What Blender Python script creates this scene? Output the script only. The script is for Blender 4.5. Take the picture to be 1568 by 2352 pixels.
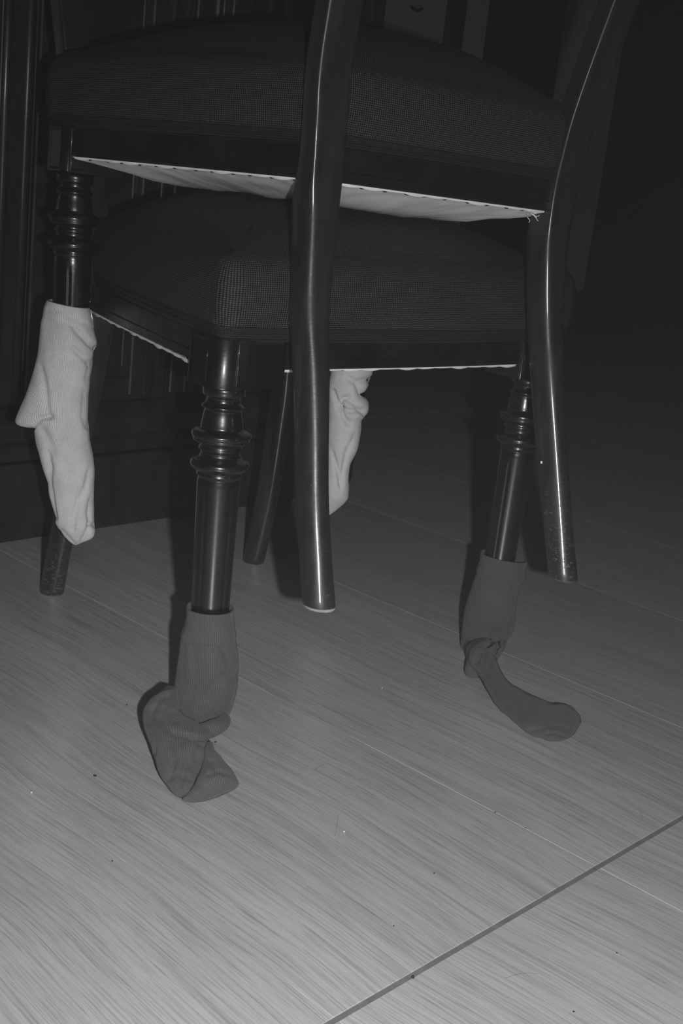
import bpy, bmesh, math, random
from mathutils import Vector, Matrix, noise
import numpy as np
random.seed(7)
for o in list(bpy.data.objects): bpy.data.objects.remove(o)
S = bpy.context.scene
COL = S.collection
PI = math.pi

# ------------------------------------------------------------------ camera, flash, added black-lift haze, exposure
F_PX = 2841.5                      # focal length in pixels of the 1568 x 2352 frame
PITCH, ROLL, CAM_H = math.radians(15.256), math.radians(6.603), 0.52
CAM = Vector((0, 0, CAM_H))
FW = Vector((0, math.cos(PITCH), -math.sin(PITCH)))
_r0 = Vector((1, 0, 0)); _u0 = _r0.cross(FW)
RT = math.cos(ROLL)*_r0 + math.sin(ROLL)*_u0
UP = -math.sin(ROLL)*_r0 + math.cos(ROLL)*_u0
cd = bpy.data.cameras.new('camera'); cam = bpy.data.objects.new('camera', cd); COL.objects.link(cam)
cd.sensor_fit = 'HORIZONTAL'; cd.sensor_width = 24.0; cd.lens = F_PX/1568*24.0
cd.clip_start = 0.02; cd.clip_end = 60
cam.matrix_world = Matrix.Translation(CAM) @ Matrix((RT, UP, -FW)).transposed().to_4x4()
S.camera = cam

def ray(x, y): return FW + (float(x)-784)/F_PX*RT - (float(y)-1176)/F_PX*UP
def at_depth(x, y, D): return CAM + ray(x, y)*float(D)
def at_height(x, y, z):
    d = ray(x, y); return CAM + d*((z-CAM_H)/d.z)

# the camera's built-in flash beside the lens: a bright central beam inside a wide soft spill
BLACK_LIFT_HAZE = 0.0067  # density of a thin haze added to lift the blacks; the room has none
FLASH = CAM + 0.066*RT - 0.032*UP - 0.02*FW
for nm, watts, size in (('camera_flash_spill', 26.0, 165), ('camera_flash_beam', 30.0, 68)):
    ld = bpy.data.lights.new(nm, 'SPOT'); ld.energy = watts; ld.shadow_soft_size = 0.009
    ld.spot_size = math.radians(size); ld.spot_blend = 1.0
    flash = bpy.data.objects.new(nm, ld); COL.objects.link(flash)
    flash.location = FLASH
    flash.rotation_euler = (at_height(760, 2120 if size < 100 else 1850, 0) - FLASH).to_track_quat('-Z', 'Y').to_euler()

W = bpy.data.worlds.new('world'); S.world = W; W.use_nodes = True
wn = W.node_tree.nodes; wl = W.node_tree.links
for n in list(wn): wn.remove(n)
wo = wn.new('ShaderNodeOutputWorld'); wb = wn.new('ShaderNodeBackground'); wb.inputs[0].default_value = (0, 0, 0, 1); wb.inputs[1].default_value = 0
wv = wn.new('ShaderNodeVolumeScatter'); wv.inputs['Density'].default_value = BLACK_LIFT_HAZE; wv.inputs['Color'].default_value = (1, 1, 1, 1)
wl.new(wb.outputs[0], wo.inputs[0]); wl.new(wv.outputs[0], wo.inputs[1])
S.view_settings.view_transform = 'Standard'; S.view_settings.look = 'None'
S.view_settings.exposure = 0; S.view_settings.gamma = 1; S.view_settings.use_curve_mapping = False

# ------------------------------------------------------------------ mesh helpers
def mk(name, verts, faces, mat, parent=None, smooth=True, uv=None):
    me = bpy.data.meshes.new(name)
    me.from_pydata([tuple(v) for v in verts], [], faces)
    if smooth:
        me.polygons.foreach_set('use_smooth', [True]*len(me.polygons))
    if uv is not None:
        l = me.uv_layers.new(name='UVMap')
        for i, lp in enumerate(me.loops): l.data[i].uv = uv[lp.vertex_index]
    me.materials.append(mat); me.update()
    o = bpy.data.objects.new(name, me); COL.objects.link(o)
    if parent: o.parent = parent
    return o
def obj_bm(name, bm, mat, parent=None, smooth=False):
    me = bpy.data.meshes.new(name); bm.to_mesh(me); bm.free()
    if smooth: me.polygons.foreach_set('use_smooth', [True]*len(me.polygons))
    me.materials.append(mat)
    o = bpy.data.objects.new(name, me); COL.objects.link(o)
    if parent: o.parent = parent
    return o
def tag(o, label=None, cat=None, group=None, kind=None):
    if label: o['label'] = label
    if cat: o['category'] = cat
    if group: o['group'] = group
    if kind: o['kind'] = kind
    return o
def empty(name, m=None):
    o = bpy.data.objects.new(name, None); COL.objects.link(o); o.empty_display_size = .05
    if m is not None: o.matrix_world = m
    return o
def box(bm, x0, x1, y0, y1, z0, z1, bev=0.0, seg=2):
    r = bmesh.ops.create_cube(bm, size=1.0)
    vs = r['verts']
    for v in vs:
        v.co = Vector((x0+(v.co.x+.5)*(x1-x0), y0+(v.co.y+.5)*(y1-y0), z0+(v.co.z+.5)*(z1-z0)))
    if bev > 0:
        es = list({e for v in vs for e in v.link_edges})
        bmesh.ops.bevel(bm, geom=es, offset=bev, segments=seg, profile=.5, affect='EDGES')
def box_obj(name, dims, mat, parent=None, bev=0.0, seg=2):
    bm = bmesh.new(); box(bm, *dims, bev=bev, seg=seg); return obj_bm(name, bm, mat, parent, smooth=False)
def prism(bm, poly, z0, z1):
    b = [bm.verts.new((p[0], p[1], z0)) for p in poly]; t = [bm.verts.new((p[0], p[1], z1)) for p in poly]
    n = len(poly); fs = [bm.faces.new(b[::-1]), bm.faces.new(t)]
    for i in range(n): fs.append(bm.faces.new((b[i], b[(i+1) % n], t[(i+1) % n], t[i])))
    return fs
def rings_mesh(rings, close_first=True, close_last=True):
    n = len(rings[0]); V = [p for r in rings for p in r]; Fs = []
    for i in range(len(rings)-1):
        for k in range(n):
            a = i*n+k; b = i*n+(k+1) % n
            Fs.append((a, b, b+n, a+n))
    if close_first: Fs.append(tuple(range(n-1, -1, -1)))
    if close_last: Fs.append(tuple((len(rings)-1)*n+k for k in range(n)))
    return V, Fs
def interp(xs, ys, x):
    return float(np.interp(x, xs, ys))
def catmull(P, per=6):
    P = [np.array(p, float) for p in P]; out = []
    for i in range(len(P)-1):
        p0 = P[max(i-1, 0)]; p1 = P[i]; p2 = P[i+1]; p3 = P[min(i+2, len(P)-1)]
        for k in range(per):
            t = k/per
            out.append(.5*((2*p1)+(-p0+p2)*t+(2*p0-5*p1+4*p2-p3)*t*t+(-p0+3*p1-3*p2+p3)*t**3))
    out.append(P[-1]); return out

# ------------------------------------------------------------------ materials
def new_mat(name):
    m = bpy.data.materials.new(name); m.use_nodes = True
    nt = m.node_tree; p = nt.nodes['Principled BSDF']; return m, nt, p
def g(v): return (v, v, v, 1)
def ramp(nt, fac, stops):
    r = nt.nodes.new('ShaderNodeValToRGB'); el = r.color_ramp.elements
    while len(el) < len(stops): el.new(.5)
    for e, (pos, c) in zip(el, stops): e.position = pos; e.color = g(c)
    nt.links.new(fac, r.inputs[0]); return r.outputs[0]
def coords(nt, kind='Object', scale=(1, 1, 1), rnd=False):
    tc = nt.nodes.new('ShaderNodeTexCoord'); mp = nt.nodes.new('ShaderNodeMapping'); mp.inputs['Scale'].default_value = scale
    nt.links.new(tc.outputs[kind], mp.inputs['Vector'])
    if rnd:
        oi = nt.nodes.new('ShaderNodeObjectInfo'); cmb = nt.nodes.new('ShaderNodeCombineXYZ')
        mu = nt.nodes.new('ShaderNodeMath'); mu.operation = 'MULTIPLY'; mu.inputs[1].default_value = 37.0
        nt.links.new(oi.outputs['Random'], mu.inputs[0])
        for i in range(3): nt.links.new(mu.outputs[0], cmb.inputs[i])
        nt.links.new(cmb.outputs[0], mp.inputs['Location'])
    return mp.outputs[0]
def noise_n(nt, vec, scale, detail=4, rough=.55):
    n = nt.nodes.new('ShaderNodeTexNoise'); n.inputs['Scale'].default_value = scale; n.inputs['Detail'].default_value = detail; n.inputs['Roughness'].default_value = rough
    nt.links.new(vec, n.inputs['Vector']); return n.outputs['Fac']
def mathn(nt, op, a, b=None, clamp=False):
    n = nt.nodes.new('ShaderNodeMath'); n.operation = op; n.use_clamp = clamp
    for i, v in enumerate((a, b)):
        if v is None: continue
        if isinstance(v, (int, float)): n.inputs[i].default_value = v
        else: nt.links.new(v, n.inputs[i])
    return n.outputs[0]
def bump(nt, p, h, strength=.3, dist=.001):
    b = nt.nodes.new('ShaderNodeBump'); b.inputs['Strength'].default_value = strength; b.inputs['Distance'].default_value = dist
    nt.links.new(h, b.inputs['Height']); nt.links.new(b.outputs[0], p.inputs['Normal'])
def wood_dark(name, lo, hi, rough, coat, coat_rough, scratch=0.0, grain=(60, 60, 6), bstr=.12):
    m, nt, p = new_mat(name)
    v = coords(nt, 'Object', grain); n1 = noise_n(nt, v, 1.0, 6, .6)
    nt.links.new(ramp(nt, n1, [(.3, lo), (.75, hi)]), p.inputs['Base Color'])
    v2 = coords(nt, 'Object', (1, 1, 1)); n2 = noise_n(nt, v2, 26, 5, .6)
    nt.links.new(ramp(nt, n2, [(.35, rough*.75), (.7, min(1, rough*1.35))]), p.inputs['Roughness'])
    p.inputs['Specular IOR Level'].default_value = .45
    p.inputs['Coat Weight'].default_value = coat; p.inputs['Coat Roughness'].default_value = coat_rough
    v3 = coords(nt, 'Object', (140, 140, 420)); n3 = noise_n(nt, v3, 1.0, 3, .7)
    bump(nt, p, n3, bstr, .0006)
    return m
M = {}
M['wood'] = wood_dark('dark_stained_wood', .002, .007, .32, .5, .10)
M['leg'] = wood_dark('dark_polished_leg_wood', .009, .026, .42, .5, .12, bstr=.2)
M['turned'] = wood_dark('dark_turned_wood', .002, .007, .30, .5, .10, bstr=.12)
def add_scuffs(m):
    nt = m.node_tree; p = nt.nodes['Principled BSDF']
    src = p.inputs['Base Color'].links[0].from_socket; rsrc = p.inputs['Roughness'].links[0].from_socket
    n = noise_n(nt, coords(nt, 'Object', (150, 150, 420)), 1.0, 3, .7); n2 = noise_n(nt, coords(nt, 'Object', (9, 9, 7)), 1.0, 2, .5)
    sp = nt.nodes.new('ShaderNodeSeparateXYZ'); tc = nt.nodes.new('ShaderNodeTexCoord'); nt.links.new(tc.outputs['Object'], sp.inputs[0])
    mr = nt.nodes.new('ShaderNodeMapRange'); nt.links.new(sp.outputs[2], mr.inputs[0]); mr.inputs[1].default_value = .30; mr.inputs[2].default_value = .0; mr.inputs[3].default_value = .0; mr.inputs[4].default_value = .22
    v = mathn(nt, 'ADD', mathn(nt, 'ADD', n, mathn(nt, 'MULTIPLY', n2, .35)), mr.outputs[0])
    mask = ramp(nt, mathn(nt, 'SUBTRACT', v, .10), [(.90, 0), (.98, 1)])
    mx = nt.nodes.new('ShaderNodeMix'); mx.data_type = 'RGBA'; nt.links.new(mask, mx.inputs[0]); nt.links.new(src, mx.inputs[6]); mx.inputs[7].default_value = g(.075); nt.links.new(mx.outputs[2], p.inputs['Base Color'])
    ro = mathn(nt, 'ADD', rsrc, mathn(nt, 'MULTIPLY', mask, .3), True); nt.links.new(ro, p.inputs['Roughness'])
    nt.links.new(mathn(nt, 'SUBTRACT', .5, mathn(nt, 'MULTIPLY', mask, .45)), p.inputs['Coat Weight'])
add_scuffs(M['leg'])
M['rail'] = wood_dark('dark_dull_rail_wood', .0012, .004, .5, .2, .25)
M['cab'] = wood_dark('dark_cabinet_wood', .008, .020, .45, .35, .25, grain=(30, 30, 4))
M['worn_dark'] = wood_dark('scuffed_dark_wood', .03, .07, .7, 0, .5)
M['worn'] = wood_dark('worn_pale_wood', .16, .35, .7, 0, .5)

def floor_mat():
    m, nt, p = new_mat('pale_oak_laminate')
    tc = nt.nodes.new('ShaderNodeTexCoord'); wn_ = nt.nodes.new('ShaderNodeTexNoise'); wn_.inputs['Scale'].default_value = 3.5; wn_.inputs['Detail'].default_value = 1
    nt.links.new(tc.outputs['Object'], wn_.inputs['Vector'])
    wob = nt.nodes.new('ShaderNodeVectorMath'); wob.operation = 'MULTIPLY_ADD'; wob.inputs[1].default_value = (0, .035, 0)
    nt.links.new(wn_.outputs['Color'], wob.inputs[0]); nt.links.new(tc.outputs['Object'], wob.inputs[2])
    oir = nt.nodes.new('ShaderNodeObjectInfo'); ofs = nt.nodes.new('ShaderNodeVectorMath'); ofs.operation = 'MULTIPLY_ADD'
    ofs.inputs[1].default_value = (7.3, 5.1, 3.7); nt.links.new(oir.outputs['Random'], ofs.inputs[0]); nt.links.new(wob.outputs[0], ofs.inputs[2])
    def cs(sc):
        mp = nt.nodes.new('ShaderNodeMapping'); mp.inputs['Scale'].default_value = sc; nt.links.new(ofs.outputs[0], mp.inputs['Vector']); return mp.outputs[0]
    fine = noise_n(nt, cs((11.0, 520, 1)), 1.0, 3, .6)
    mid = noise_n(nt, cs((4.5, 95, 1)), 1.0, 4, .6)
    big = noise_n(nt, cs((2.2, 11, 1)), 1.0, 2, .5)
    a = mathn(nt, 'MULTIPLY', ramp(nt, fine, [(.34, .73), (.52, .97), (.70, 1.0)]), ramp(nt, mid, [(.32, .84), (.54, 1.0), (.72, .96)]))
    a = mathn(nt, 'MULTIPLY', a, ramp(nt, big, [(.32, .89), (.64, 1.0)]))
    pores = noise_n(nt, cs((26, 900, 1)), 1.0, 2, .5)
    a = mathn(nt, 'MULTIPLY', a, ramp(nt, pores, [(.33, .78), (.45, 1.0)]))
    oi = nt.nodes.new('ShaderNodeObjectInfo')
    a = mathn(nt, 'MULTIPLY', a, mathn(nt, 'ADD', mathn(nt, 'MULTIPLY', oi.outputs['Random'], .10), .92))
    a = mathn(nt, 'MULTIPLY', a, .53)
    nt.links.new(a, p.inputs['Base Color'])
    p.inputs['Roughness'].default_value = .45; p.inputs['Specular IOR Level'].default_value = 1.0
    p.inputs['Coat Weight'].default_value = 1.0; p.inputs['Coat Roughness'].default_value = .32; p.inputs['Coat IOR'].default_value = 2.0
    bump(nt, p, fine, .3, .0003)
    return m
M['floor'] = floor_mat()
def plain(name, v, rough=.8, var=.15, scale=20, spec=.3):
    m, nt, p = new_mat(name)
    n = noise_n(nt, coords(nt, 'Object'), scale, 4, .6)
    nt.links.new(ramp(nt, n, [(.3, v*(1-var)), (.7, v*(1+var))]), p.inputs['Base Color'])
    p.inputs['Roughness'].default_value = rough; p.inputs['Specular IOR Level'].default_value = spec
    return m
M['sub'] = plain('dark_floor_joint', .03)
M['strip'] = plain('grey_joint_strip', .14, .6, .2, 60)
M['wall'] = plain('grey_plaster', .25, .9, .06, 3)
M['black'] = plain('black_iron', .006, .5)
M['pale'] = plain('pale_speck', .7, .7)
M['hair'] = plain('brown_hair', .10, .5)
M['crumb'] = plain('dark_crumb', .02, .9)

def fabric_mat(name, lo, hi, pu, pv, rnd):
    m, nt, p = new_mat(name)
    tc = nt.nodes.new('ShaderNodeTexCoord'); sp = nt.nodes.new('ShaderNodeSeparateXYZ'); nt.links.new(tc.outputs['UV'], sp.inputs[0])
    wob = noise_n(nt, coords(nt, 'UV', (1, 1, 1)), 90, 2, .5)
    w = mathn(nt, 'MULTIPLY', mathn(nt, 'SUBTRACT', wob, .5), 1.6)
    u = mathn(nt, 'ADD', mathn(nt, 'MULTIPLY', sp.outputs[0], 2*PI/pu), w)
    v = mathn(nt, 'ADD', mathn(nt, 'MULTIPLY', sp.outputs[1], 2*PI/pv), w)
    d1 = mathn(nt, 'SINE', mathn(nt, 'ADD', u, v)); d2 = mathn(nt, 'SINE', mathn(nt, 'SUBTRACT', u, v))
    h = mathn(nt, 'MULTIPLY', mathn(nt, 'ADD', mathn(nt, 'MULTIPLY', d1, d2), 1.0), .5)
    rn = noise_n(nt, coords(nt, 'UV', (1, 1, 1)), 700, 2, .6)
    h2 = mathn(nt, 'MULTIPLY', h, mathn(nt, 'ADD', mathn(nt, 'MULTIPLY', rn, rnd), 1-rnd*.5))
    nt.links.new(ramp(nt, h2, [(.40, lo), (1.0, hi)]), p.inputs['Base Color'])
    p.inputs['Roughness'].default_value = .75; p.inputs['Specular IOR Level'].default_value = .25
    bump(nt, p, h, .7, .0006)
    return m
M['fabric'] = fabric_mat('dark_woven_upholstery', .0006, .085, .0044, .0036, .9)
M['braid'] = fabric_mat('dark_braid_trim', .002, .036, .0034, .0030, 1.6)

def sock_mat(name, base, var, ribp, contrast):
    m, nt, p = new_mat(name)
    tc = nt.nodes.new('ShaderNodeTexCoord'); sp = nt.nodes.new('ShaderNodeSeparateXYZ'); nt.links.new(tc.outputs['UV'], sp.inputs[0])
    wob = noise_n(nt, coords(nt, 'UV', (1, 1, 1)), 60, 3, .5)
    u = mathn(nt, 'ADD', mathn(nt, 'MULTIPLY', sp.outputs[0], 2*PI/ribp), mathn(nt, 'MULTIPLY', wob, .8))
    v = mathn(nt, 'MULTIPLY', sp.outputs[1], 2*PI/.0017)
    h = mathn(nt, 'ADD', mathn(nt, 'MULTIPLY', mathn(nt, 'ADD', mathn(nt, 'SINE', u), 1.0), .4), mathn(nt, 'MULTIPLY', mathn(nt, 'ADD', mathn(nt, 'SINE', v), 1.0), .1))
    bl = noise_n(nt, coords(nt, 'Object'), 45, 4, .65)
    col = mathn(nt, 'MULTIPLY', ramp(nt, h, [(.1, base*(1-contrast)), (.8, base)]), ramp(nt, bl, [(.3, 1-var), (.7, 1.0)]))
    fuzz = noise_n(nt, coords(nt, 'UV', (1, 1, 1)), 900, 2, .6)
    col = mathn(nt, 'MULTIPLY', col, ramp(nt, fuzz, [(.3, 1-contrast*.6), (.7, 1.0)]))
    nt.links.new(col, p.inputs['Base Color'])
    p.inputs['Roughness'].default_value = .95; p.inputs['Specular IOR Level'].default_value = .1
    p.inputs['Sheen Weight'].default_value = .1
    bump(nt, p, h, .5, .0005)
    return m
M['sock_l'] = sock_mat('pale_grey_knit', .70, .16, .0017, .30)
M['sock_w'] = sock_mat('off_white_knit', .70, .14, .0016, .22)
M['sock_d'] = sock_mat('dark_grey_knit', .102, .14, .0017, .38)
M['sock_m'] = sock_mat('charcoal_knit', .076, .12, .0015, .15)
M['lining'] = plain('white_lining_cloth', .84, .9, .10, 30, .2)
M['tack'] = plain('dark_tack_iron', .01, .5)

# ------------------------------------------------------------------ floor of wide planks
PHI = math.radians(-42.537)
AX = Vector((math.cos(PHI), math.sin(PHI), 0)); BX = Vector((-math.sin(PHI), math.cos(PHI), 0))
GRID = Matrix.Rotation(PHI, 4, 'Z')          # local x runs along the planks, local y across them
fl = empty('floor', GRID)
tag(fl, 'pale wood-grain plank floor under the stacked chairs', None, None, 'structure')
box_obj('subfloor', (-3.4, 2.6, -.9, 4.7, -.03, -.0085), M['sub'], fl)
rows = [-.739, -.4235, -.108, .208, .5234, .8295, 1.147, 1.4645, 1.780, 2.0955, 2.411, 2.7265, 3.042, 3.3575, 3.673, 3.9885, 4.304]
cols = [(-3.20, -1.8195), (-1.8185, -.4366), (-.4318, .949), (.950, 2.33)]
pm = {}
for i in range(len(rows)-1):
    for (x0, x1) in cols:
        w = rows[i+1]-rows[i]; key = (round(w, 4), round(x1-x0, 4))
        if key not in pm:
            bm = bmesh.new(); L = x1-x0
            box(bm, -L/2, L/2, -w/2+.0002, w/2-.0002, -.0085, 0, bev=.0002, seg=1)
            me = bpy.data.meshes.new('plank'); bm.to_mesh(me); bm.free(); me.materials.append(M['floor']); pm[key] = me
        o = bpy.data.objects.new('plank', pm[key]); COL.objects.link(o); o.parent = fl
        o.location = ((x0+x1)/2, (rows[i]+rows[i+1])/2, 0)
box_obj('joint_strip', (-.4366, -.4318, -.74, 4.30, -.008, -.0006), M['strip'], fl)

# ------------------------------------------------------------------ walls behind
WA = -2.32                                    # wall plane in the floor grid (local x)
def on_plane(x, y, a):
    d = ray(x, y); t = (a - CAM.dot(AX))/d.dot(AX); X = CAM + d*t; return X.dot(BX), X.z
wb0 = on_plane(1117, 60, WA)[0]
wall = box_obj('wall_back', (WA-.12, WA, -.2, wb0, 0, 2.5), M['wall']); wall.matrix_world = GRID
tag(wall, 'grey plaster wall behind the dark cabinet', None, None, 'structure')
q0 = on_plane(1300, 500, WA)[0]; q1 = on_plane(1366, 500, WA)[0]
pier = box_obj('wall_right', (WA-.12, WA, q0, q1, 0, 2.5), M['wall']); pier.matrix_world = GRID
tag(pier, 'narrow grey wall pier between two dark openings', None, None, 'structure')
bz = max(on_plane(1342, 668, WA)[1], .1)
for nm, a0, a1, lab in (('baseboard_back', -.2, wb0, 'tall dark wooden skirting along the plaster wall'), ('baseboard_right', q0, q1, 'tall dark wooden skirting of the narrow wall pier')):
    bb = box_obj(nm, (WA+.0005, WA+.018, a0, a1, 0, bz), M['cab'], None, .003); bb.matrix_world = GRID
    tag(bb, lab, None, None, 'structure')
t0 = on_plane(1020, 50, WA)[0]; t1 = on_plane(1056, 50, WA)[0]
tr = box_obj('trim_1', (WA+.0005, WA+.02, t0, t1, bz, 2.4), M['cab'], None, .003); tr.matrix_world = GRID
tag(tr, 'dark vertical wooden batten on the plaster wall', None, None, 'structure')
# crescent shaped dark hook on the wall
hb, hz = on_plane(950, 18, WA)
V = []; 
ringsC = []
for i in range(13):
    t = math.radians(200+150*i/12); r = .0040*math.sin(PI*(i+.6)/13.2)+.0008
    cx = hb+.021*math.cos(t); cz = hz+.006+.012*math.sin(t)
    ringsC.append([(WA+.0035+.0065*(1+math.cos(k*PI/4)), cx+r*math.sin(k*PI/4)*math.cos(t), cz+r*math.sin(k*PI/4)*math.sin(t)) for k in range(8)])
V, Fc = rings_mesh(ringsC); hk = mk('wall_hook', V, Fc, M['black']); hk.matrix_world = GRID
tag(hk, 'small dark crescent-shaped hook on the grey wall', 'hook')

# ------------------------------------------------------------------ dark wooden cabinet
CA = -1.3755
cabm = GRID @ Matrix.Translation((CA, 0, 0))  # local x towards the room, local y along the front
cab = empty('sideboard_cabinet', cabm)
tag(cab, 'dark panelled wooden sideboard with moulded plinth behind the chairs', 'cabinet')
Y0, Y1 = .46, 1.50
box_obj('body', (-.60, -.026, Y0+.012, Y1-.012, .109, 1.02), M['cab'], cab, .003)
box_obj('plinth', (-.61, 0, Y0, Y1, 0, .106), M['cab'], cab, .003)
bm = bmesh.new()
prof = [(-.03, .1095), (-.003, .1095), (-.001, .118), (-.004, .128), (-.009, .134), (-.009, .139), (-.006, .147), (-.006, .158), (-.012, .168), (-.018, .176), (-.03, .180)]
pa = [bm.verts.new((x, Y0+.002, z)) for x, z in prof]; pb = [bm.verts.new((x, Y1-.002, z)) for x, z in prof]
for i in range(len(prof)-1): bm.faces.new((pa[i], pb[i], pb[i+1], pa[i+1]))
bm.faces.new(pa); bm.faces.new(pb[::-1])
obj_bm('base_moulding', bm, M['cab'], cab)
box_obj('top', (-.62, .015, Y0-.02, Y1+.02, 1.02, 1.05), M['cab'], cab, .006)
def column(yc, half):
    g0 = box_obj('pilaster', (-.026, -.012, yc-half, yc+half, .185, 1.0), M['cab'], cab, .002)
    for s in (-1, 1):
        rr = []
        for z in (.19, .995):
            rr.append([(-.013+.0065*math.cos(k*PI/6), yc+s*(half-.008)+.0065*math.sin(k*PI/6), z) for k in range(12)])
        V, Fc = rings_mesh(rr); mk('bead', V, Fc, M['cab'], g0)
for yc, half in ((.490, .026), (.849, .023), (1.090, .0195), (1.230, .026), (1.462, .018)): column(yc, half)
for (a0, a1) in ((.52, .822), (.876, 1.068), (1.113, 1.200), (1.260, 1.440)):
    d = box_obj('door', (-.026, -.016, a0, a1, .188, .99), M['cab'], cab, .0015)
    bm = bmesh.new(); fr = .026
    for (y0, y1, z0, z1) in ((a0, a0+fr, .188, .99), (a1-fr, a1, .188, .99), (a0+fr, a1-fr, .188, .214), (a0+fr, a1-fr, .955, .99)):
        box(bm, -.0165, -.006, y0, y1, z0, z1, .0018, 1)
    obj_bm('door_frame', bm, M['cab'], d)
    pn = box_obj('panel', (-.0165, -.011, a0+fr+.010, a1-fr-.010, .226, .943), M['cab'], d, .004, 1)

# ------------------------------------------------------------------ chairs
RAIL_H = .027
PROFILE = [(.0, .0), (.004, .012), (.0065, .028), (.0065, .047), (.004, .060), (-.001, .068), (-.008, .0735)]
DOME0, DOME1 = .0745, .1240
class Chair: pass
def seat_outline(c, n=160, grow=0.0):
    """closed outline of the seat with rounded corners and bowed sides, resampled by arc length"""
    fx, fy, rx, ry = c.wf+.024+grow, c.d+.024+grow, c.wr+.003+grow, -.006-grow
    C = [(fx, fy), (-fx, fy), (-rx, ry), (rx, ry)]; R = [.009, .009, .010, .010]; pts = []
    for i in range(4):
        p = Vector(C[i]); a = (Vector(C[i-1])-p).normalized(); b = (Vector(C[(i+1) % 4])-p).normalized(); r = R[i]
        A = p+a*r; B = p+b*r
        for k in range(7):
            t = k/6; pts.append((1-t)**2*A + 2*t*(1-t)*p + t*t*B)
        q = Vector(C[(i+1) % 4]); bow = (.012, .007, .003, .007)[i]
        E = q-b*R[(i+1) % 4]; nrm = Vector((b.y, -b.x))
        if nrm.dot(p-Vector((0, c.d/2))) < 0: nrm = -nrm
        for k in range(1, 12):
            t = k/12; pts.append(B.lerp(E, t)+nrm*bow*4*t*(1-t))
    P = [np.array(p) for p in pts]; P.append(P[0]); P = np.array(P)
    s = np.concatenate([[0], np.cumsum(np.linalg.norm(np.diff(P, axis=0), axis=1))]); tt = np.linspace(0, s[-1], n, endpoint=False)
    return np.stack([np.interp(tt, s, P[:, 0]), np.interp(tt, s, P[:, 1])], 1), tt, s[-1]
def outward(O):
    T = np.roll(O, -1, 0)-np.roll(O, 1, 0); T /= np.linalg.norm(T, axis=1)[:, None]
    N = np.stack([T[:, 1], -T[:, 0]], 1)
    if ((O-O.mean(0))*N).sum() < 0: N = -N
    return N
def dome_z(c, x, y):
    yc, yh = c.d*.5+.009, c.d*.5+.007; t = min(1, max(0, (y+.006)/(c.d+.03))); hw = (c.wr-.005)+(c.wf-c.wr+.021)*t
    u = min(1, abs(x)/hw); v = min(1, abs(y-yc)/yh)
    return DOME0+(DOME1-DOME0)*((1-u**2.8)*(1-v**2.8))**.75
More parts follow.
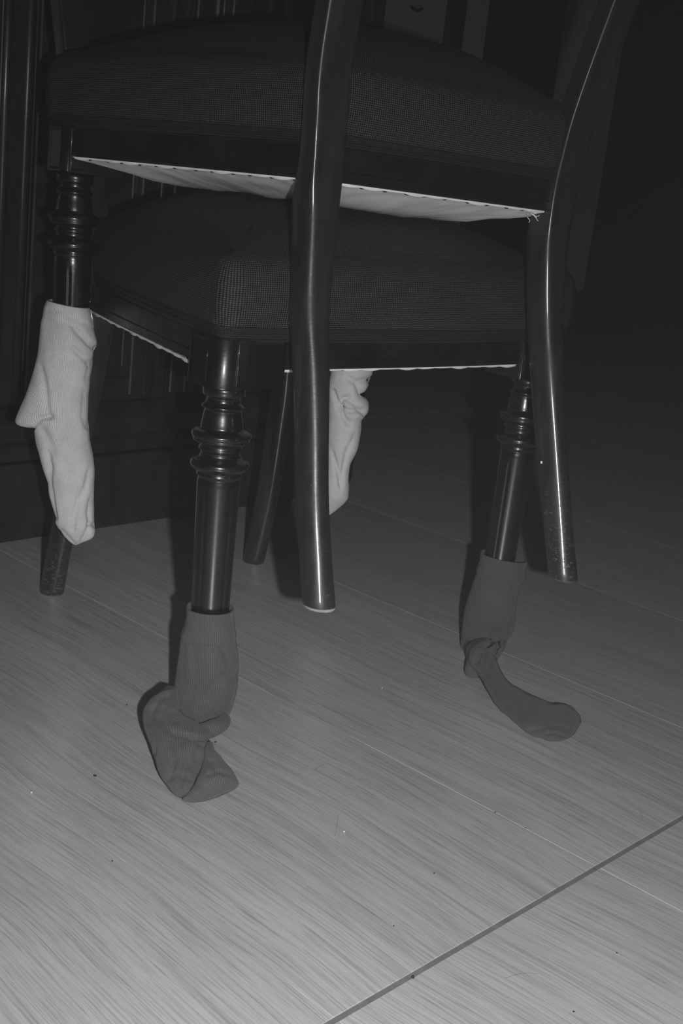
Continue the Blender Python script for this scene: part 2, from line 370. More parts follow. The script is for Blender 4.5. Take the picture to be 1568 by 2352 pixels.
def make_chair(name, m, wr, wrf, k, wf, d, h, leans, inset=(0, 0)):
    c = Chair(); c.wr, c.wf, c.d, c.h, c.m = wr, wf, d, h, m
    root = empty(name, m); c.root = root
    zr = h+RAIL_H
    # rear legs running up into the back posts
    ZS = [0, .035, .069, .10, .141, .195, .25, .31, .333, .350, .372, .40, .46, .6, .8, .95]
    XS = [wrf, wrf-.0005, wrf-.001, wrf-.002, wrf-.004, wrf-.006, (wrf+wr)/2-.002, wr, wr, wr+.0005, wr+.001, wr+.003, wr+.0085, wr+.0175, wr+.024, wr+.026]
    HX = [.0137, .0130, .0126, .0124, .0125, .0137, .0152, .0163, .0165, .0166, .0167, .0168, .0174, .0165, .0155, .014]
    HY = [.0152, .0160, .0167, .0172, .0175, .0178, .0176, .0172, .0170, .0145, .0125, .0120, .0115, .0115, .0115, .011]
    EX = [2.1, 2.1, 2.2, 2.3, 2.4, 2.6, 3.0, 4.0, 5.0, 7.0, 8.0, 8.0, 8.0, 8.0, 8.0, 8.0]
    YR = [-.0982, -.0868, -.0760, -.0668, -.0560, -.0425, -.0287, -.0200, -.0176, -.0167, -.0165, -.0174, -.0240, -.0565, -.1115, -.156]
    YS = [r_+h_ for r_, h_ in zip(YR, HY)]
    _c = catmull(list(zip(ZS, YS, XS, HX, HY, EX)), 6)
    ZS, YS, XS, HX, HY, EX = [list(v) for v in zip(*_c)]
    kk = k/.0835
    for sx in (-1, 1):
        rings = []
        zz = [0, .001, .0025] + list(np.linspace(.008, .95, 110))
        for z in zz:
            y = interp(ZS, YS, z); y = y*kk if z < .333 else y
            x = interp(ZS, XS, z); hx = interp(ZS, HX, z); hy = interp(ZS, HY, z); e = interp(ZS, EX, z)
            if z < .002: hx *= .93+z*30; hy *= .93+z*30
            ring = []
            for q in range(48):
                t = 2*PI*q/48; cx, sy = math.cos(t), math.sin(t)
                rx = math.copysign(abs(cx)**(2/e), cx)*hx; ry = math.copysign(abs(sy)**(2/e), sy)*hy
                ring.append((sx*(x+rx*sx), y+ry, z))
            rings.append(ring)
        V, Fs = rings_mesh(rings); lg = mk('rear_leg', V, Fs, M['leg'], root)
        y0 = interp(ZS, YS, 0)*kk; x0 = interp(ZS, XS, 0)
        rr = [[(sx*x0+.0131*s*math.cos(q*PI/12), y0+.0146*s*math.sin(q*PI/12), z) for q in range(24)] for z, s in ((-.0012, .93), (-.0004, 1.01), (.0012, 1.035), (.002, .98))]
        V, Fs = rings_mesh(rr); mk('foot_end', V, Fs, M['worn'] if (name == 'upholstered_chair' and sx < 0 and m.translation.z > .1) else M['worn_dark'], lg)
    # front legs: square block above turned rings and a fluted shaft
    zb = h-.016
    wf0 = wf
    for sx, lean, ins in ((-1, leans[0], inset[0]), (1, leans[1], inset[1])):
        wf = wf0-ins
        e = .026; cpt = .009
        rc = .0165; poly = [(-.046, -.026), (.020, -.026), (e, -.020)]+[(e-rc+rc*math.cos(t*PI/20), e-rc+rc*math.sin(t*PI/20)) for t in range(11)]+[(-.046, e)]
        bm = bmesh.new(); fs = prism(bm, [(sx*(wf+px), d+py) for px, py in poly] if sx > 0 else [(sx*(wf+px), d+py) for px, py in poly][::-1], zb, zr+.001)
        sides = [f for f in bm.faces if abs(f.normal.z) < .5 and f.calc_area() > .001]
        for f in sides:
            ii = bmesh.ops.inset_individual(bm, faces=[f], thickness=.004, depth=0)
            bmesh.ops.inset_individual(bm, faces=[f], thickness=.0012, depth=-.0012)
        bmesh.ops.bevel(bm, geom=[ed for ed in bm.edges if ed.calc_face_angle(0) > .6], offset=.0008, segments=1, affect='EDGES', profile=.5)
        for f in bm.faces: f.smooth = f.calc_area() < .00035 and abs(f.normal.z) < .3
        blk = obj_bm('leg_block', bm, M['wood'], root)
        # (distance below the block, radius)
        pr = [(0, .0185), (.004, .0190), (.0085, .0190), (.0098, .0175), (.0105, .0155), (.0125, .0150), (.0150, .0155), (.0170, .0168), (.0182, .0185), (.0195, .0192), (.0205, .0186), (.0215, .0170),
              (.0235, .0168), (.028, .0176), (.033, .0185), (.037, .0190), (.0392, .0190), (.0402, .0215), (.0412, .0245), (.0425, .0262), (.0445, .0270), (.0465, .0266), (.0478, .0254), (.0490, .0258), (.0505, .0252), (.0520, .0225), (.0530, .0195),
              (.0545, .0182), (.0562, .0196), (.0580, .0200), (.0592, .0186), (.0610, .0176), (.0635, .0180), (.0660, .0200), (.0672, .0232), (.0682, .0252), (.0700, .0264), (.0725, .0266), (.0745, .0258), (.0765, .0236), (.0778, .0205),
              (.0790, .0196), (.0805, .0206), (.0820, .0206), (.0834, .0192), (.0850, .0190), (.0870, .0193)]
        rings = []; NS = 96
        def ring(z, r, fl):
            tl = (zb-z)/zb; cx = sx*(wf-lean*tl)
            out = []
            for q in range(NS):
                t = 2*PI*q/NS; f = 0
                if fl > 0:
                    ph = (((t-.35)/(2*PI/5)+.5) % 1.0)-.5; f = fl*math.exp(-(ph/.05)**2)
                out.append((cx+(r-f)*math.cos(t), d+(r-f)*math.sin(t), z))
            return out
        for dz, r in pr: rings.append(ring(zb-dz, r, 0))
        zs = np.concatenate([np.linspace(zb-.090, zb-.108, 8), np.linspace(zb-.115, .0, 26)])
        for z in zs:
            r = .0196-.0040*((zb-.088-z)/(zb-.088)); fl = .0011*min(1, max(0, (zb-.091-z)/.010))
            rings.append(ring(z, r, fl))
        V, Fs = rings_mesh(rings); mk('front_leg', V, Fs, M['turned'], root)
    wf = wf0
    # seat rails
    def rail(nm, p, q, face, th=.020):
        p, q, face = Vector(p), Vector(q), Vector(face)
        n = 10; bow = .006 if nm == 'front_rail' else .004
        bm = bmesh.new(); secs = []
        for i in range(n+1):
            t = i/n; o = p.lerp(q, t)+face*bow*4*t*(1-t); i_ = o-face*th
            prof = [(i_, 0), (o-face*.002, 0), (o, .0018), (o, .0085), (o-face*.0009, .0095), (o, .0105), (o, RAIL_H), (i_, RAIL_H)]
            secs.append([bm.verts.new((v.x, v.y, h+z)) for v, z in prof])
        k_ = len(secs[0])
        for i in range(n):
            for j in range(k_): bm.faces.new((secs[i][j], secs[i+1][j], secs[i+1][(j+1) % k_], secs[i][(j+1) % k_]))
        bm.faces.new(secs[0][::-1]); bm.faces.new(secs[-1]); bmesh.ops.recalc_face_normals(bm, faces=bm.faces)
        return obj_bm(nm, bm, M['rail'], root)
    FYo = d+.0205; SXf = wf+.0205; SXr = wr+.0125
    rail('front_rail', (-wf, FYo), (wf, FYo), (0, 1))
    for sx in (-1, 1):
        dv = Vector((sx*(SXf-SXr), d)).normalized(); nv = Vector((sx*abs(dv.y), -sx*dv.x*1.0 if sx > 0 else dv.x*1.0)); nv = Vector((sx*dv.y, -abs(dv.x))).normalized()
        rail('side_rail', (sx*SXr, .0), (sx*SXf, d), nv)
    rail('back_rail', (-wr, -.0095), (wr, -.0095), (0, -1))
    # cushion
    O, tt, per = seat_outline(c); N = outward(O); ctr = np.array([0, d*.5]); n = len(O)
    rings = []; uvs = []; vv = 0; last = None
    prof = [(-.004, -.001)] + PROFILE; fine = catmull([(a, b) for a, b in prof], 3)
    def add(ring, v):
        rings.append(ring); uvs.extend([(t, v) for t in tt])
    for (o_, z_) in fine:
        if last is not None: vv += math.hypot(o_-last[0], z_-last[1])
        last = (o_, z_)
        add([(p[0]+q[0]*o_, p[1]+q[1]*o_, zr+z_) for p, q in zip(O, N)], vv)
    base = np.array([(p[0]+q[0]*(-.008), p[1]+q[1]*(-.008)) for p, q in zip(O, N)]); c.base = base; c.ctr = ctr
    for s in [.985, .965, .94, .90, .85, .78, .70, .61, .51, .40, .29, .18, .08]:
        vv += .012; add([(ctr[0]+(p[0]-ctr[0])*s, ctr[1]+(p[1]-ctr[1])*s, zr+dome_z(c, ctr[0]+(p[0]-ctr[0])*s, ctr[1]+(p[1]-ctr[1])*s)) for p in base], vv)
    V, Fs = rings_mesh(rings); mk('seat_cushion', V, Fs, M['fabric'], root, True, uvs)
    # braid trim round the foot of the cushion
    rings = []; uvs = []
    for j, (o_, z_) in enumerate([(-.002, .0), (.0022, .0008), (.0038, .004), (.0046, .0062), (.0038, .0066), (.0052, .0086), (.0066, .0106), (.0060, .0122), (.0030, .0130)]):
        rings.append([(p[0]+q[0]*(o_-.001), p[1]+q[1]*(o_-.001), zr+z_) for p, q in zip(O, N)]); uvs.extend([(t, j*.0018) for t in tt])
    V, Fs = rings_mesh(rings, False, False); mk('braid_trim', V, Fs, M['braid'], root, True, uvs)
    # back: two cross rails above the picture
    def cross(nm, z0, z1, bowy):
        bm = bmesh.new(); secs = []
        for i in range(13):
            t = i/12; z_m = (z0+z1)/2; xx = interp(ZS, XS, z_m)-.012
            x = -xx+2*xx*t; y = interp(ZS, YS, z_m)-bowy*4*t*(1-t); up = .012*4*t*(1-t) if nm == 'crest_rail' else 0
            secs.append([bm.verts.new(v) for v in ((x, y-.009, z0), (x, y+.009, z0), (x, y+.008, z1+up), (x, y-.008, z1+up))])
        for i in range(12):
            for j in range(4): bm.faces.new((secs[i][j], secs[i+1][j], secs[i+1][(j+1) % 4], secs[i][(j+1) % 4]))
        bm.faces.new(secs[0][::-1]); bm.faces.new(secs[-1]); bmesh.ops.recalc_face_normals(bm, faces=bm.faces)
        obj_bm(nm, bm, M['wood'], root)
    cross('crest_rail', .87, .945, .022); cross('back_slat', .765, .80, .018)
    return c
def dome_world(c, X):
    """height of the cushion top of chair c under world point X (upright chair)"""
    L = c.m.inverted() @ X; v = np.array([L.x, L.y])-c.ctr; ang = math.atan2(v[1], v[0])
    B = c.base-c.ctr; aa = np.arctan2(B[:, 1], B[:, 0]); i = int(np.argmin(np.abs(np.angle(np.exp(1j*(aa-ang))))))
    s = np.linalg.norm(v)/np.linalg.norm(B[i])
    if s > 1: return -1
    return c.h+RAIL_H+dome_z(c, L.x, L.y)
def add_lining(c, sag, press=None, seed=0, hem=.002):
    """cloth tacked under the rails: scalloped edge between tacks, sagging in the middle"""
    wr, wf, d, h = c.wr, c.wf, c.d, c.h
    iv = c.m.inverted()
    corners = [(-(wr+.0085), -.0062), (-(wf+.0165), d-.03), (-(wf-.047), d+.0178), (wf-.047, d+.0178), (wf+.0165, d-.03), (wr+.0085, -.0062)]
    # closed loop of edge points
    loop = []; tacks = []; Lp = corners+[corners[0]]
    for a, b in zip(Lp[:-1], Lp[1:]):
        a, b = Vector(a), Vector(b); L = (b-a).length
        nseg = max(1, round(L/.024)); sub = 8
        for i in range(nseg):
            j = 0 if i == 0 else random.uniform(-.0035, .0035)
            tacks.append((a.lerp(b, (i+.0)/nseg)+(b-a).normalized()*j, (b-a).normalized()))
            for k in range(sub):
                t = (i+k/sub)/nseg; hang = math.sin(PI*k/sub)
                loop.append((a.lerp(b, t), hang*(.55+.45*math.sin(i*2.3+seed))))
    cx = Vector((0, d*.5)); n = len(loop); rings = []
    def zz(p, r, hang):
        dist = 1-r
        z = h-.0006-(hem+.0016*hang)*math.exp(-dist/.04)-sag*(1-r*r)
        z -= .0022*(noise.noise(Vector((p.x*28, p.y*28, seed)))+.35*noise.noise(Vector((p.x*80, p.y*80, seed+3))))*min(1, dist*12)
        return z
    def pt(p, r, z):
        q = cx+(p-cx)*r
        X = Vector((q.x, q.y, z))
        if press is not None:
            Xw = c.m @ X; dz = dome_world(press, Xw)
            if Xw.z < dz+.0012: X = iv @ Vector((Xw.x, Xw.y, dz+.0012))
        return X
    # turned-up hem then the cloth
    rings.append([pt(p, 1.004, h-.0003) for p, hg in loop])
    for r in [1.002, .995, .98, .96, .93, .89, .84, .78, .70, .60, .48, .34, .18, .06]:
        rings.append([pt(p, r, zz(cx+(p-cx)*r, min(r, 1), hg)) for p, hg in loop])
    V, Fs = rings_mesh(rings, False, True)
    lin = mk('bottom_lining', V, Fs, M['lining'], c.root)
    # tacks
    bm = bmesh.new(); bmesh.ops.create_uvsphere(bm, u_segments=10, v_segments=6, radius=.0024)
    for v in bm.verts: v.co.z *= .45
    tm = bpy.data.meshes.new('tack'); bm.to_mesh(tm); bm.free(); tm.materials.append(M['tack'])
    for p, dr in tacks:
        o = bpy.data.objects.new('tack', tm); COL.objects.link(o); o.parent = lin
        q = cx+(p-cx)*.992; o.location = (q.x, q.y, h-.0012-hem*.6); o.scale = (.55*abs(dr.x)+.6, .55*abs(dr.y)+.6, 1)
    return lin
mL = Matrix.Translation((-.1910, 1.4622, 0)) @ Matrix.Rotation(3.8915, 4, 'Z')
lower = make_chair('upholstered_chair', mL, .1405, .1517, .0462, .2070, .3333, .3456, (.003, .010))
tag(lower.root, 'lower dark upholstered chair standing on the floor in two dark socks', 'chair', 'stacked upholstered chairs')
UH = .3529
w = Vector((-.025, .0214, 0))
mU = Matrix.Translation((.0592, 1.1704, .1557)) @ Matrix.Rotation(.6562, 4, 'Z') @ Matrix.Translation((0, 0, UH)) @ Matrix.Rotation(w.length, 4, w.normalized()) @ Matrix.Translation((0, 0, -UH))
upper = make_chair('upholstered_chair', mU, .1407, .1502, .0835, .2095, .3352, UH, (.012, .014), (0, .022))
tag(upper.root, 'upper dark upholstered chair stacked backwards on the lower seat, legs hanging', 'chair', 'stacked upholstered chairs')
add_lining(lower, .010, None, 1, .0018); add_lining(upper, .026, lower, 5, .0011)

# ------------------------------------------------------------------ socks
def ladder(name, rows_, mat, parent=None, per=6, seg=72, creases=(), wr_amp=.0010, wr_scale=60, seed=0, cap0=False, cap1=True, inner=0.0, zmin=.0012, rhalf=None):
    """rows: (Lx, Ly, Rx, Ry, depth_L, depth_R, half thickness); a closed soft tube through them"""
    R = catmull(rows_, per); C3 = []
    for r in R:
        L = at_depth(r[0], r[1], r[4]); Q = at_depth(r[2], r[3], r[5]); f = .5
        if rhalf: f = max(.5, 1-rhalf/max(abs(r[2]-r[0]), 1))
        C3.append((L, Q, float(max(r[6], .0008)), float(f)))
    cm = max(PI*((Q-L).length/2+T) for L, Q, T, f in C3)
    rings = []; uvs = []; vlen = 0; prev = None
    for i, (L, Q, T, fc) in enumerate(C3):
        ctr = L.lerp(Q, fc); a = (Q-L)/2; aL = (Q-L)*fc; aR = (Q-L)*(1-fc)
        j0, j1 = max(i-14, 0), min(i+14, len(C3)-1)
        tg = (C3[j1][0]+C3[j1][1])/2-(C3[j0][0]+C3[j0][1])/2
        if tg.length < 1e-6: tg = -UP
        b = a.cross(tg)
        if b.length < 1e-9: b = FW.copy()
        b.normalize()
        if b.dot(FW) < 0: b = -b
        if prev is not None: vlen += (ctr-prev).length
        prev = ctr; circ = PI*(a.length+T); ring = []
        for k in range(seg):
            t = 2*PI*k/seg
            ct, st = math.cos(t), math.sin(t)
            e = .82
            p = ctr + (aR if ct > 0 else aL)*ct + b*(math.copysign(abs(st)**e, st)*T)
            nrm = (a.normalized()*ct*T + b*st*a.length)
            if nrm.length > 1e-9: nrm.normalize()
            q = p*wr_scale
            dsp = wr_amp*(noise.noise(Vector((q.x, q.y*1.0, q.z*.55+seed)))+.5*noise.noise(Vector((q.x*2.3, q.y*2.3, q.z*1.3+seed+9))))
            if creases and st < .25:
                d = p-CAM; dz = d.dot(FW); px = 784+F_PX*d.dot(RT)/dz; py = 1176-F_PX*d.dot(UP)/dz
                for (poly, dep, wid) in creases:
                    dm = 1e9
                    for (x0, y0), (x1, y1) in zip(poly[:-1], poly[1:]):
                        ux, uy = x1-x0, y1-y0; L2 = ux*ux+uy*uy; s = max(0, min(1, ((px-x0)*ux+(py-y0)*uy)/L2))
                        dm = min(dm, math.hypot(px-x0-s*ux, py-y0-s*uy))
                    dsp -= dep*math.exp(-(dm/wid)**2)
            p = p+nrm*dsp
            if p.z < zmin: p.z = zmin
            ring.append(p); uvs.append((k/seg*cm, vlen))
        rings.append(ring)
    if inner > 0:                      # turned-in wall of an open rim
        r0 = rings[0]; c0 = sum(r0, Vector())/seg; r1 = rings[min(4*per, len(rings)-1)]; c1 = sum(r1, Vector())/seg
        dn = (c1-c0).normalized(); i1 = [c0+(p-c0)*(1-inner)-dn*.0006 for p in r0]; i2 = [c0+(p-c0)*(1-inner*1.4)+dn*.02 for p in r0]
        rings = [i2, i1]+rings; uvs = [(k/seg*.2, -.02) for k in range(seg)]+[(k/seg*.2, -.002) for k in range(seg)]+uvs
    V, Fs = rings_mesh(rings, cap0, cap1)
    return mk(name, V, Fs, mat, parent, True, uvs)
def D2(rows2, y0, d0, y1, d1):
    """rows with only thickness given: depth from a line in picture height"""
    out = []
    for (lx, ly, rx, ry, T) in rows2:
        dl = d0+(ly-y0)*(d1-d0)/(y1-y0); out.append((lx, ly, rx, ry, dl, d0+(ry-y0)*(d1-d0)/(y1-y0), T))
    return out
def DZ(rows2):
    """rows with a height above the floor for each end"""
    out = []
    for (lx, ly, rx, ry, zl, zr_, T) in rows2:
        L = at_height(lx, ly, zl); Q = at_height(rx, ry, zr_)
        out.append((lx, ly, rx, ry, (L-CAM).dot(FW), (Q-CAM).dot(FW), T))
    return out

# pale sock hanging from the upper chair's left front leg
s1 = empty('sock', Matrix.Translation(at_depth(165, 1240, 1.35)))
tag(s1, 'pale grey knitted sock hanging at left with its heel poking out', 'sock', 'socks on the chair legs')
def child(o, root):
    o.parent = root; o.matrix_parent_inverse = root.matrix_world.inverted(); return o
YA, DA, YB, DB = 706, 1.3015, 1130, 1.348
cuff_rows = [(109, 688, 204, 708, .0215), (104, 700, 207, 722, .0225), (101, 716, 210, 738, .0225), (98, 731, 213, 752, .0215)]
foot_rows = [(99, 729, 211, 749, .0213), (95, 755, 218, 772, .0225), (91, 785, 222, 792, .0235), (88, 808, 214, 812, .0230), (80, 845, 211, 845, .0235), (68, 885, 205, 875, .0235), (53, 922, 202, 910, .0230), (41, 950, 201, 940, .0225),
             (37, 966, 201, 954, .0220), (44, 975, 201, 964, .0215), (64, 980, 202, 974, .0210), (77, 988, 203, 986, .0208), (84, 1020, 205, 1015, .0208), (97, 1058, 212, 1052, .0208), (107, 1095, 216, 1088, .0205), (112, 1140, 214, 1135, .0190),
             (121, 1180, 215, 1180, .0160), (131, 1206, 216, 1206, .0130), (143, 1226, 218, 1222, .0095), (156, 1240, 212, 1236, .0070), (166, 1249, 190, 1246, .0040), (171, 1252, 176, 1252, .0015)]
cr = [([(160, 735), (175, 760), (205, 790), (216, 797)], .0045, 7), ([(168, 800), (185, 815), (205, 835)], .0035, 6), ([(92, 845), (101, 880), (106, 930), (112, 958)], .0035, 7), ([(70, 984), (90, 962), (115, 957)], .0050, 6),
      ([(95, 985), (110, 1010), (118, 1040)], .003, 12), ([(107, 1040), (116, 1075), (112, 1110), (118, 1150), (125, 1190)], .0035, 6), ([(195, 905), (190, 955), (200, 980)], .002, 7), ([(205, 1085), (197, 1120), (180, 1150), (172, 1180), (167, 1215)], .0028, 6),
      ([(208, 1150), (203, 1180), (208, 1205)], .003, 5), ([(140, 1218), (160, 1238), (172, 1250)], .002, 5), ([(185, 1245), (198, 1225), (206, 1205), (214, 1205)], .0035, 5), ([(150, 1060), (165, 1090)], .0015, 12), ([(210, 830), (205, 850), (200, 868)], .002, 6)]
child(ladder('sock_foot', D2(foot_rows, YA, DA, YB, DB), M['sock_l'], None, 7, 96, cr, .0011, 45, 1, rhalf=63), s1)
child(ladder('cuff', D2(cuff_rows, YA, DA, YB, DB), M['sock_l'], None, 5, 96, [([(150, 725), (200, 745)], .0015, 5), ([(110, 712), (150, 716), (170, 728)], .0012, 4)], .0008, 70, 2, False, False, .10), s1)

# off-white sock on the far front leg of the upper chair
YS2 = (863, 1.547, 1101, 1.575)
s2 = empty('sock', Matrix.Translation(at_depth(760, 1180, 1.6)))
tag(s2, 'off-white crumpled sock hanging behind the shiny near rear leg', 'sock', 'socks on the chair legs')
rows2 = [(770, 735, 872, 750, .022), (766, 790, 866, 800, .0225), (760, 853, 856, 853, .0225), (754, 882, 848, 880, .0225), (752, 904, 838, 905, .0215), (752, 926, 846, 926, .0225), (752, 948, 844, 950, .0225), (751, 966, 831, 964, .021), (750, 990, 828, 990, .0215), (748, 1030, 822, 1030, .021), (746, 1060, 809, 1060, .020),
         (744, 1090, 803, 1090, .0195), (741, 1130, 802, 1130, .016), (741, 1150, 795, 1150, .011), (744, 1172, 772, 1172, .006), (750, 1184, 756, 1184, .0015)]
rows2 = [r[:4]+(r[4]+.0045,) if r[4] > .01 else r for r in rows2]
cr2 = [([(762, 900), (775, 930), (788, 958), (800, 972)], .005, 6), ([(780, 935), (800, 945), (835, 943)], .005, 6), ([(790, 915), (810, 925), (838, 952)], .004, 5), ([(800, 870), (815, 878), (850, 872)], .005, 7), ([(762, 1040), (775, 1080), (782, 1110)], .0035, 5),
       ([(815, 1000), (795, 1040), (788, 1080), (782, 1120)], .0025, 5), ([(782, 935), (784, 918), (800, 912)], .004, 5), ([(820, 885), (828, 905), (842, 908)], .004, 6)]
child(ladder('sock_foot', D2(rows2, *YS2), M['sock_w'], None, 7, 96, cr2, .0010, 50, 11, False, True, .10), s2)

# dark sock on the near front leg of the lower chair
s3 = empty('sock', Matrix.Translation((-.1153, 1.0771, 0)))
tag(s3, 'dark grey sock slumped to the floor on the near turned leg', 'sock', 'socks on the chair legs')
Y0_, D0_, Y1_, D1_ = 1360.8, 1.1405, 1667.8, 1.176
child(ladder('cuff', D2([(427, 1391, 537, 1400, .0205), (427, 1410, 536, 1416, .0205), (424, 1430, 538, 1436, .0208), (417, 1450, 541, 1455, .0218), (415, 1459, 542, 1464, .0222), (416, 1463, 541, 1468, .0205)], Y0_, D0_, Y1_, D1_), M['sock_d'], None, 5, 96, (), .0006, 80, 21, False, False, .07), s3)
bag = [(417, 1452, 538, 1458, .0200), (411, 1474, 542, 1482, .0215), (406, 1515, 546, 1520, .0225), (403, 1555, 547, 1558, .0225), (397, 1600, 539, 1602, .0225), (392, 1632, 530, 1630, .0220), (396, 1654, 521, 1646, .0200), (412, 1668, 500, 1660, .014)]
cr3 = [([(420, 1470), (416, 1510), (420, 1560)], .002, 9), ([(505, 1480), (522, 1510), (535, 1560)], .0025, 8), ([(470, 1600), (500, 1560), (545, 1550)], .0025, 12), ([(440, 1480), (446, 1560), (430, 1630)], .0012, 10)]
child(ladder('sock_leg', D2(bag, Y0_, D0_, Y1_, D1_), M['sock_d'], None, 7, 96, cr3, .0014, 40, 22), s3)
heel = [(389, 1577, 399, 1577, .058, .054, .004), (368, 1588, 404, 1592, .056, .050, .009), (348, 1604, 410, 1612, .050, .046, .012), (332, 1626, 418, 1640, .043, .042, .014), (327, 1645, 440, 1662, .038, .036, .0145), (332, 1668, 470, 1680, .034, .032, .014), (341, 1692, 486, 1694, .031, .030, .013),
        (347, 1716, 487, 1714, .027, .027, .012), (354, 1742, 482, 1734, .022, .024, .011), (364, 1770, 466, 1758, .016, .019, .010), (378, 1797, 452, 1786, .011, .014, .008), (396, 1820, 440, 1810, .006, .009, .006), (412, 1831, 432, 1826, .004, .005, .003)]
cr4 = [([(385, 1600), (390, 1630), (400, 1655)], .004, 6), ([(400, 1682), (440, 1690), (490, 1700)], .004, 5), ([(365, 1650), (400, 1690)], .002, 8), ([(390, 1780), (405, 1740), (395, 1700)], .0022, 6), ([(420, 1700), (425, 1760), (415, 1800)], .0016, 7), ([(455, 1700), (450, 1740)], .0015, 6), ([(355, 1700), (352, 1730)], .002, 5), ([(372, 1600), (352, 1625), (345, 1660)], .0016, 6), ([(440, 1695), (470, 1712), (484, 1730)], .0035, 4), ([(385, 1790), (410, 1775), (440, 1790)], .0016, 6)]
child(ladder('sock_heel', DZ(heel), M['sock_d'], None, 7, 96, cr4, .0013, 50, 23), s3)
toe = [(470, 1712, 489, 1712, .030, .030, .006), (467, 1735, 492, 1730, .026, .027, .008), (462, 1756, 506, 1745, .021, .023, .010), (455, 1778, 520, 1760, .016, .019, .011), (447, 1798, 535, 1778, .012, .015, .011), (436, 1816, 543, 1792, .008, .012, .010), (424, 1830, 546, 1804, .005, .009, .008), (420, 1836, 530, 1817, .004, .006, .006), (436, 1841, 490, 1832, .003, .004, .003), (450, 1842, 470, 1839, .0025, .003, .0012)]
cr5 = [([(478, 1780), (500, 1772), (525, 1778)], .0015, 5), ([(470, 1745), (485, 1750), (492, 1765)], .0022, 5), ([(455, 1800), (480, 1810), (500, 1800)], .0012, 8)]
child(ladder('sock_toe', DZ(toe), M['sock_d'], None, 7, 96, cr5, .0012, 55, 24), s3)
def tube_px(name, pts, mat, rad, seed):
    """soft roll of cloth along picture points (x, y, depth)"""
    P = catmull(pts, 8); X = [at_depth(p[0], p[1], p[2]) for p in P]; rings = []; uvs = []; v = 0
    for i, x in enumerate(X):
        tg = (X[min(i+1, len(X)-1)]-X[max(i-1, 0)]).normalized(); s = tg.cross(FW).normalized(); n2 = s.cross(tg).normalized()
        r = rad*(.35+.65*math.sin(PI*min(1, max(0, .06+.88*i/(len(X)-1))))**.6)
        if i: v += (x-X[i-1]).length
        ring = []
        for k in range(28):
            t = 2*PI*k/28; p = x+s*r*math.cos(t)+n2*r*.8*math.sin(t)
            p += (p-x).normalized()*.0012*noise.noise(p*90+Vector((seed, 0, 0))); p.z = max(p.z, .0012); ring.append(p); uvs.append((v, t*r))
        rings.append(ring)
    V, Fs = rings_mesh(rings); return mk(name, V, Fs, mat, None, True, uvs)
child(tube_px('sock_fold', [(385, 1655, 1.140), (405, 1676, 1.136), (440, 1684, 1.134), (480, 1676, 1.138), (508, 1662, 1.146), (516, 1648, 1.156)], M['sock_d'], .0085, 31), s3)

# charcoal sock on the far front leg of the lower chair
s4 = empty('sock', Matrix.Translation((.1877, 1.3594, 0)))
tag(s4, 'charcoal sock on the right turned leg, its flat toe trailing right', 'sock', 'socks on the chair legs')
Y0_, D0_, Y1_, D1_ = 1246.9, 1.4128, 1499, 1.4483
child(ladder('cuff', D2([(1104, 1268, 1210, 1287, .0205), (1102, 1285, 1207, 1302, .0208), (1097, 1303, 1203, 1320, .0216), (1094, 1312, 1202, 1329, .0222), (1095, 1316, 1200, 1333, .0200)], Y0_, D0_, Y1_, D1_), M['sock_m'], None, 5, 96, (), .0005, 80, 41, False, False, .06), s4)
bag4 = D2([(1097, 1309, 1199, 1326, .0198), (1088, 1335, 1192, 1345, .0215), (1073, 1380, 1186, 1388, .0230), (1064, 1422, 1182, 1428, .0235), (1060, 1455, 1174, 1453, .0230), (1058, 1480, 1162, 1470, .021), (1064, 1497, 1151, 1486, .018)], Y0_, D0_, Y1_, D1_)
foot4 = DZ([(1078, 1513, 1142, 1503, .026, .030, .015), (1091, 1527, 1139, 1518, .026, .028, .012), (1101, 1542, 1143, 1533, .022, .025, .011), (1113, 1567, 1154, 1553, .018, .020, .010), (1128, 1595, 1170, 1574, .014, .017, .009), (1148, 1622, 1202, 1592, .011, .015, .009), (1178, 1650, 1238, 1608, .009, .014, .0095), (1208, 1676, 1268, 1620, .008, .014, .0095),
         (1238, 1691, 1296, 1622, .007, .014, .0095), (1272, 1698, 1314, 1628, .007, .013, .009), (1302, 1696, 1328, 1645, .006, .010, .007), (1321, 1683, 1333, 1662, .005, .006, .003)])
cr6 = [([(1094, 1520), (1100, 1498), (1112, 1483), (1128, 1474)], .0045, 5), ([(1095, 1445), (1120, 1455), (1138, 1460)], .002, 9), ([(1125, 1475), (1140, 1460), (1130, 1445)], .0022, 7), ([(1112, 1500), (1110, 1525), (1118, 1550)], .003, 5), ([(1150, 1480), (1135, 1500), (1125, 1520)], .002, 8),
       ([(1120, 1540), (1135, 1580), (1160, 1620)], .0015, 6), ([(1210, 1612), (1240, 1640), (1270, 1665)], .0025, 8), ([(1255, 1685), (1275, 1682), (1300, 1692)], .003, 4), ([(1290, 1625), (1298, 1650)], .0018, 6), ([(1215, 1680), (1260, 1665), (1300, 1670)], .0018, 6)]
child(ladder('sock_foot', bag4+foot4, M['sock_m'], None, 8, 96, cr6, .0014, 48, 42), s4)
lump = [(1069, 1522, 1082, 1512, .014, .016, .004), (1068, 1538, 1092, 1522, .012, .016, .008), (1074, 1548, 1102, 1535, .009, .014, .008), (1090, 1553, 1108, 1545, .007, .010, .005)]
child(ladder('sock_heel', DZ(lump), M['sock_m'], None, 6, 48, (), .0010, 70, 44, True), s4)

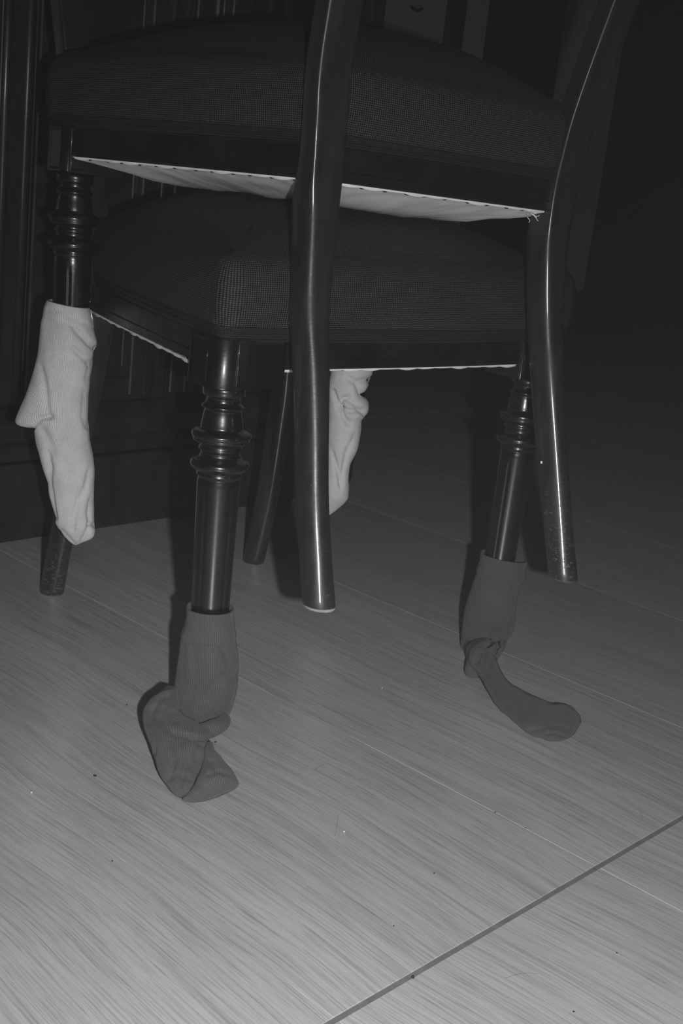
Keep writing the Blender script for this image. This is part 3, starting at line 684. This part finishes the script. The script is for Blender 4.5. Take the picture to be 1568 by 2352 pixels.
# ------------------------------------------------------------------ crumbs, hairs and paint spots
specks = [(218, 1784, .0022), (948, 2247, .0022), (1137, 1867, .0013), (997, 2007, .0011), (258, 1979, .0012), (1206, 1903, .001), (904, 2128, .001), (1416, 2190, .001), (495, 1706, .0018), (291, 1620, .0013), (1317, 2325, .0013), (877, 1581, .0013), (790, 1911, .0013), (72, 1821, .0014)]
labs = ['tiny dark crumb on the floor left of the slumped sock', 'largest dark crumb on the floor below the cross joint', 'tiny dark crumb lying on the long plank joint at right', 'tiny dark crumb in the middle of the bare floor', 'tiny dark crumb beside the left plank joint',
        'tiny crumb further right along the pale plank joint', 'tiny dark crumb on the middle plank near the cross joint', 'tiny dark crumb on the plank right of the cross joint', 'dark lint scrap just right of the slumped sock', 'tiny crumb left of the heel of the slumped sock',
        'tiny dark crumb near the bottom right of the floor', 'tiny white speck on the floor between the two dark socks', 'tiny white speck beside the fine hair on the floor', 'tiny white speck on the left plank joint']
for i, ((x, y, r), lab) in enumerate(zip(specks, labs)):
    bm = bmesh.new(); bmesh.ops.create_icosphere(bm, subdivisions=1, radius=r*.58)
    for v in bm.verts: v.co *= 1+.35*noise.noise(v.co*900+Vector((i, 0, 0)));
    for v in bm.verts: v.co.z *= .7; v.co.x *= 1.25
    zmin_ = min(v.co.z for v in bm.verts)
    o = obj_bm('crumb' if i < 11 else 'speck', bm, M['crumb'] if i < 11 else M['pale']); p = at_height(x, y, 0); o.location = (p.x, p.y, -zmin_+.0001); o.rotation_euler.z = i*1.3
    tag(o, lab, 'crumb' if i < 11 else 'speck', 'crumbs on the floor' if i < 11 else 'white specks on the floor')
def hair(pts, lab):
    P = catmull([(x, y) for x, y in pts], 5); X = [at_height(p[0], p[1], .0004) for p in P]; rings = []
    for i, x in enumerate(X):
        tg = (X[min(i+1, len(X)-1)]-X[max(i-1, 0)]).normalized(); s = tg.cross(Vector((0, 0, 1)))
        rings.append([x+s*.00009*math.cos(k*PI/2.5)+Vector((0, 0, .00009*math.sin(k*PI/2.5))) for k in range(5)])
    V, Fs = rings_mesh(rings); tag(mk('hair', V, Fs, M['hair']), lab, 'hair', 'hairs on the floor')
hair([(777, 1873), (774, 1888), (773, 1902), (769, 1920)], 'short fine hair on the floor right of the slumped sock')
hair([(1468, 1858), (1472, 1870), (1477, 1885), (1470, 1855)][:3], 'fine hair on the floor near the right edge above the cross joint')
hair([(1160, 2247), (1180, 2240), (1210, 2235), (1235, 2238)], 'long pale curl of hair on the plank at lower right')
hair([(722, 1770), (730, 1762), (744, 1757)], 'small curl of hair on the floor between the dark socks')
# ragged threads at the corner of the upper lining and dots of white paint on the legs
def dot(x, y, D, r, par, nm, mat):
    p = at_depth(x, y, D); bm = bmesh.new(); bmesh.ops.create_uvsphere(bm, u_segments=10, v_segments=6, radius=r)
    for v in bm.verts: v.co = Vector((v.co.x, v.co.y*.6, v.co.z*1.2))
    o = obj_bm(nm, bm, mat, None, True); o.location = p; bpy.context.view_layer.update(); o.parent = par; o.matrix_parent_inverse = par.matrix_world.inverted()
    return o
def thread(pts, D, par, rad=.00035):
    P = catmull(pts, 4); X = [at_depth(p[0], p[1], D) for p in P]; rings = []
    for i, x in enumerate(X):
        tg = (X[min(i+1, len(X)-1)]-X[max(i-1, 0)]).normalized(); s = tg.cross(FW).normalized()
        rings.append([x+s*rad*math.cos(k*PI/2.5)-FW*rad*math.sin(k*PI/2.5) for k in range(5)])
    V, Fs = rings_mesh(rings); o = mk('thread', V, Fs, M['lining']); o.parent = par; o.matrix_parent_inverse = par.matrix_world.inverted()
bpy.context.view_layer.update()
dot(1243, 1062, 1.2345, .0012, upper.root, 'paint_spot', M['pale'])
for pts in ([(1215, 486), (1224, 494), (1232, 500)], [(1222, 492), (1232, 497), (1239, 494)], [(1210, 498), (1216, 506), (1214, 511)], [(1226, 490), (1238, 489), (1247, 492)], [(1228, 497), (1234, 506), (1236, 508)]):
    thread(pts, 1.205, upper.root)
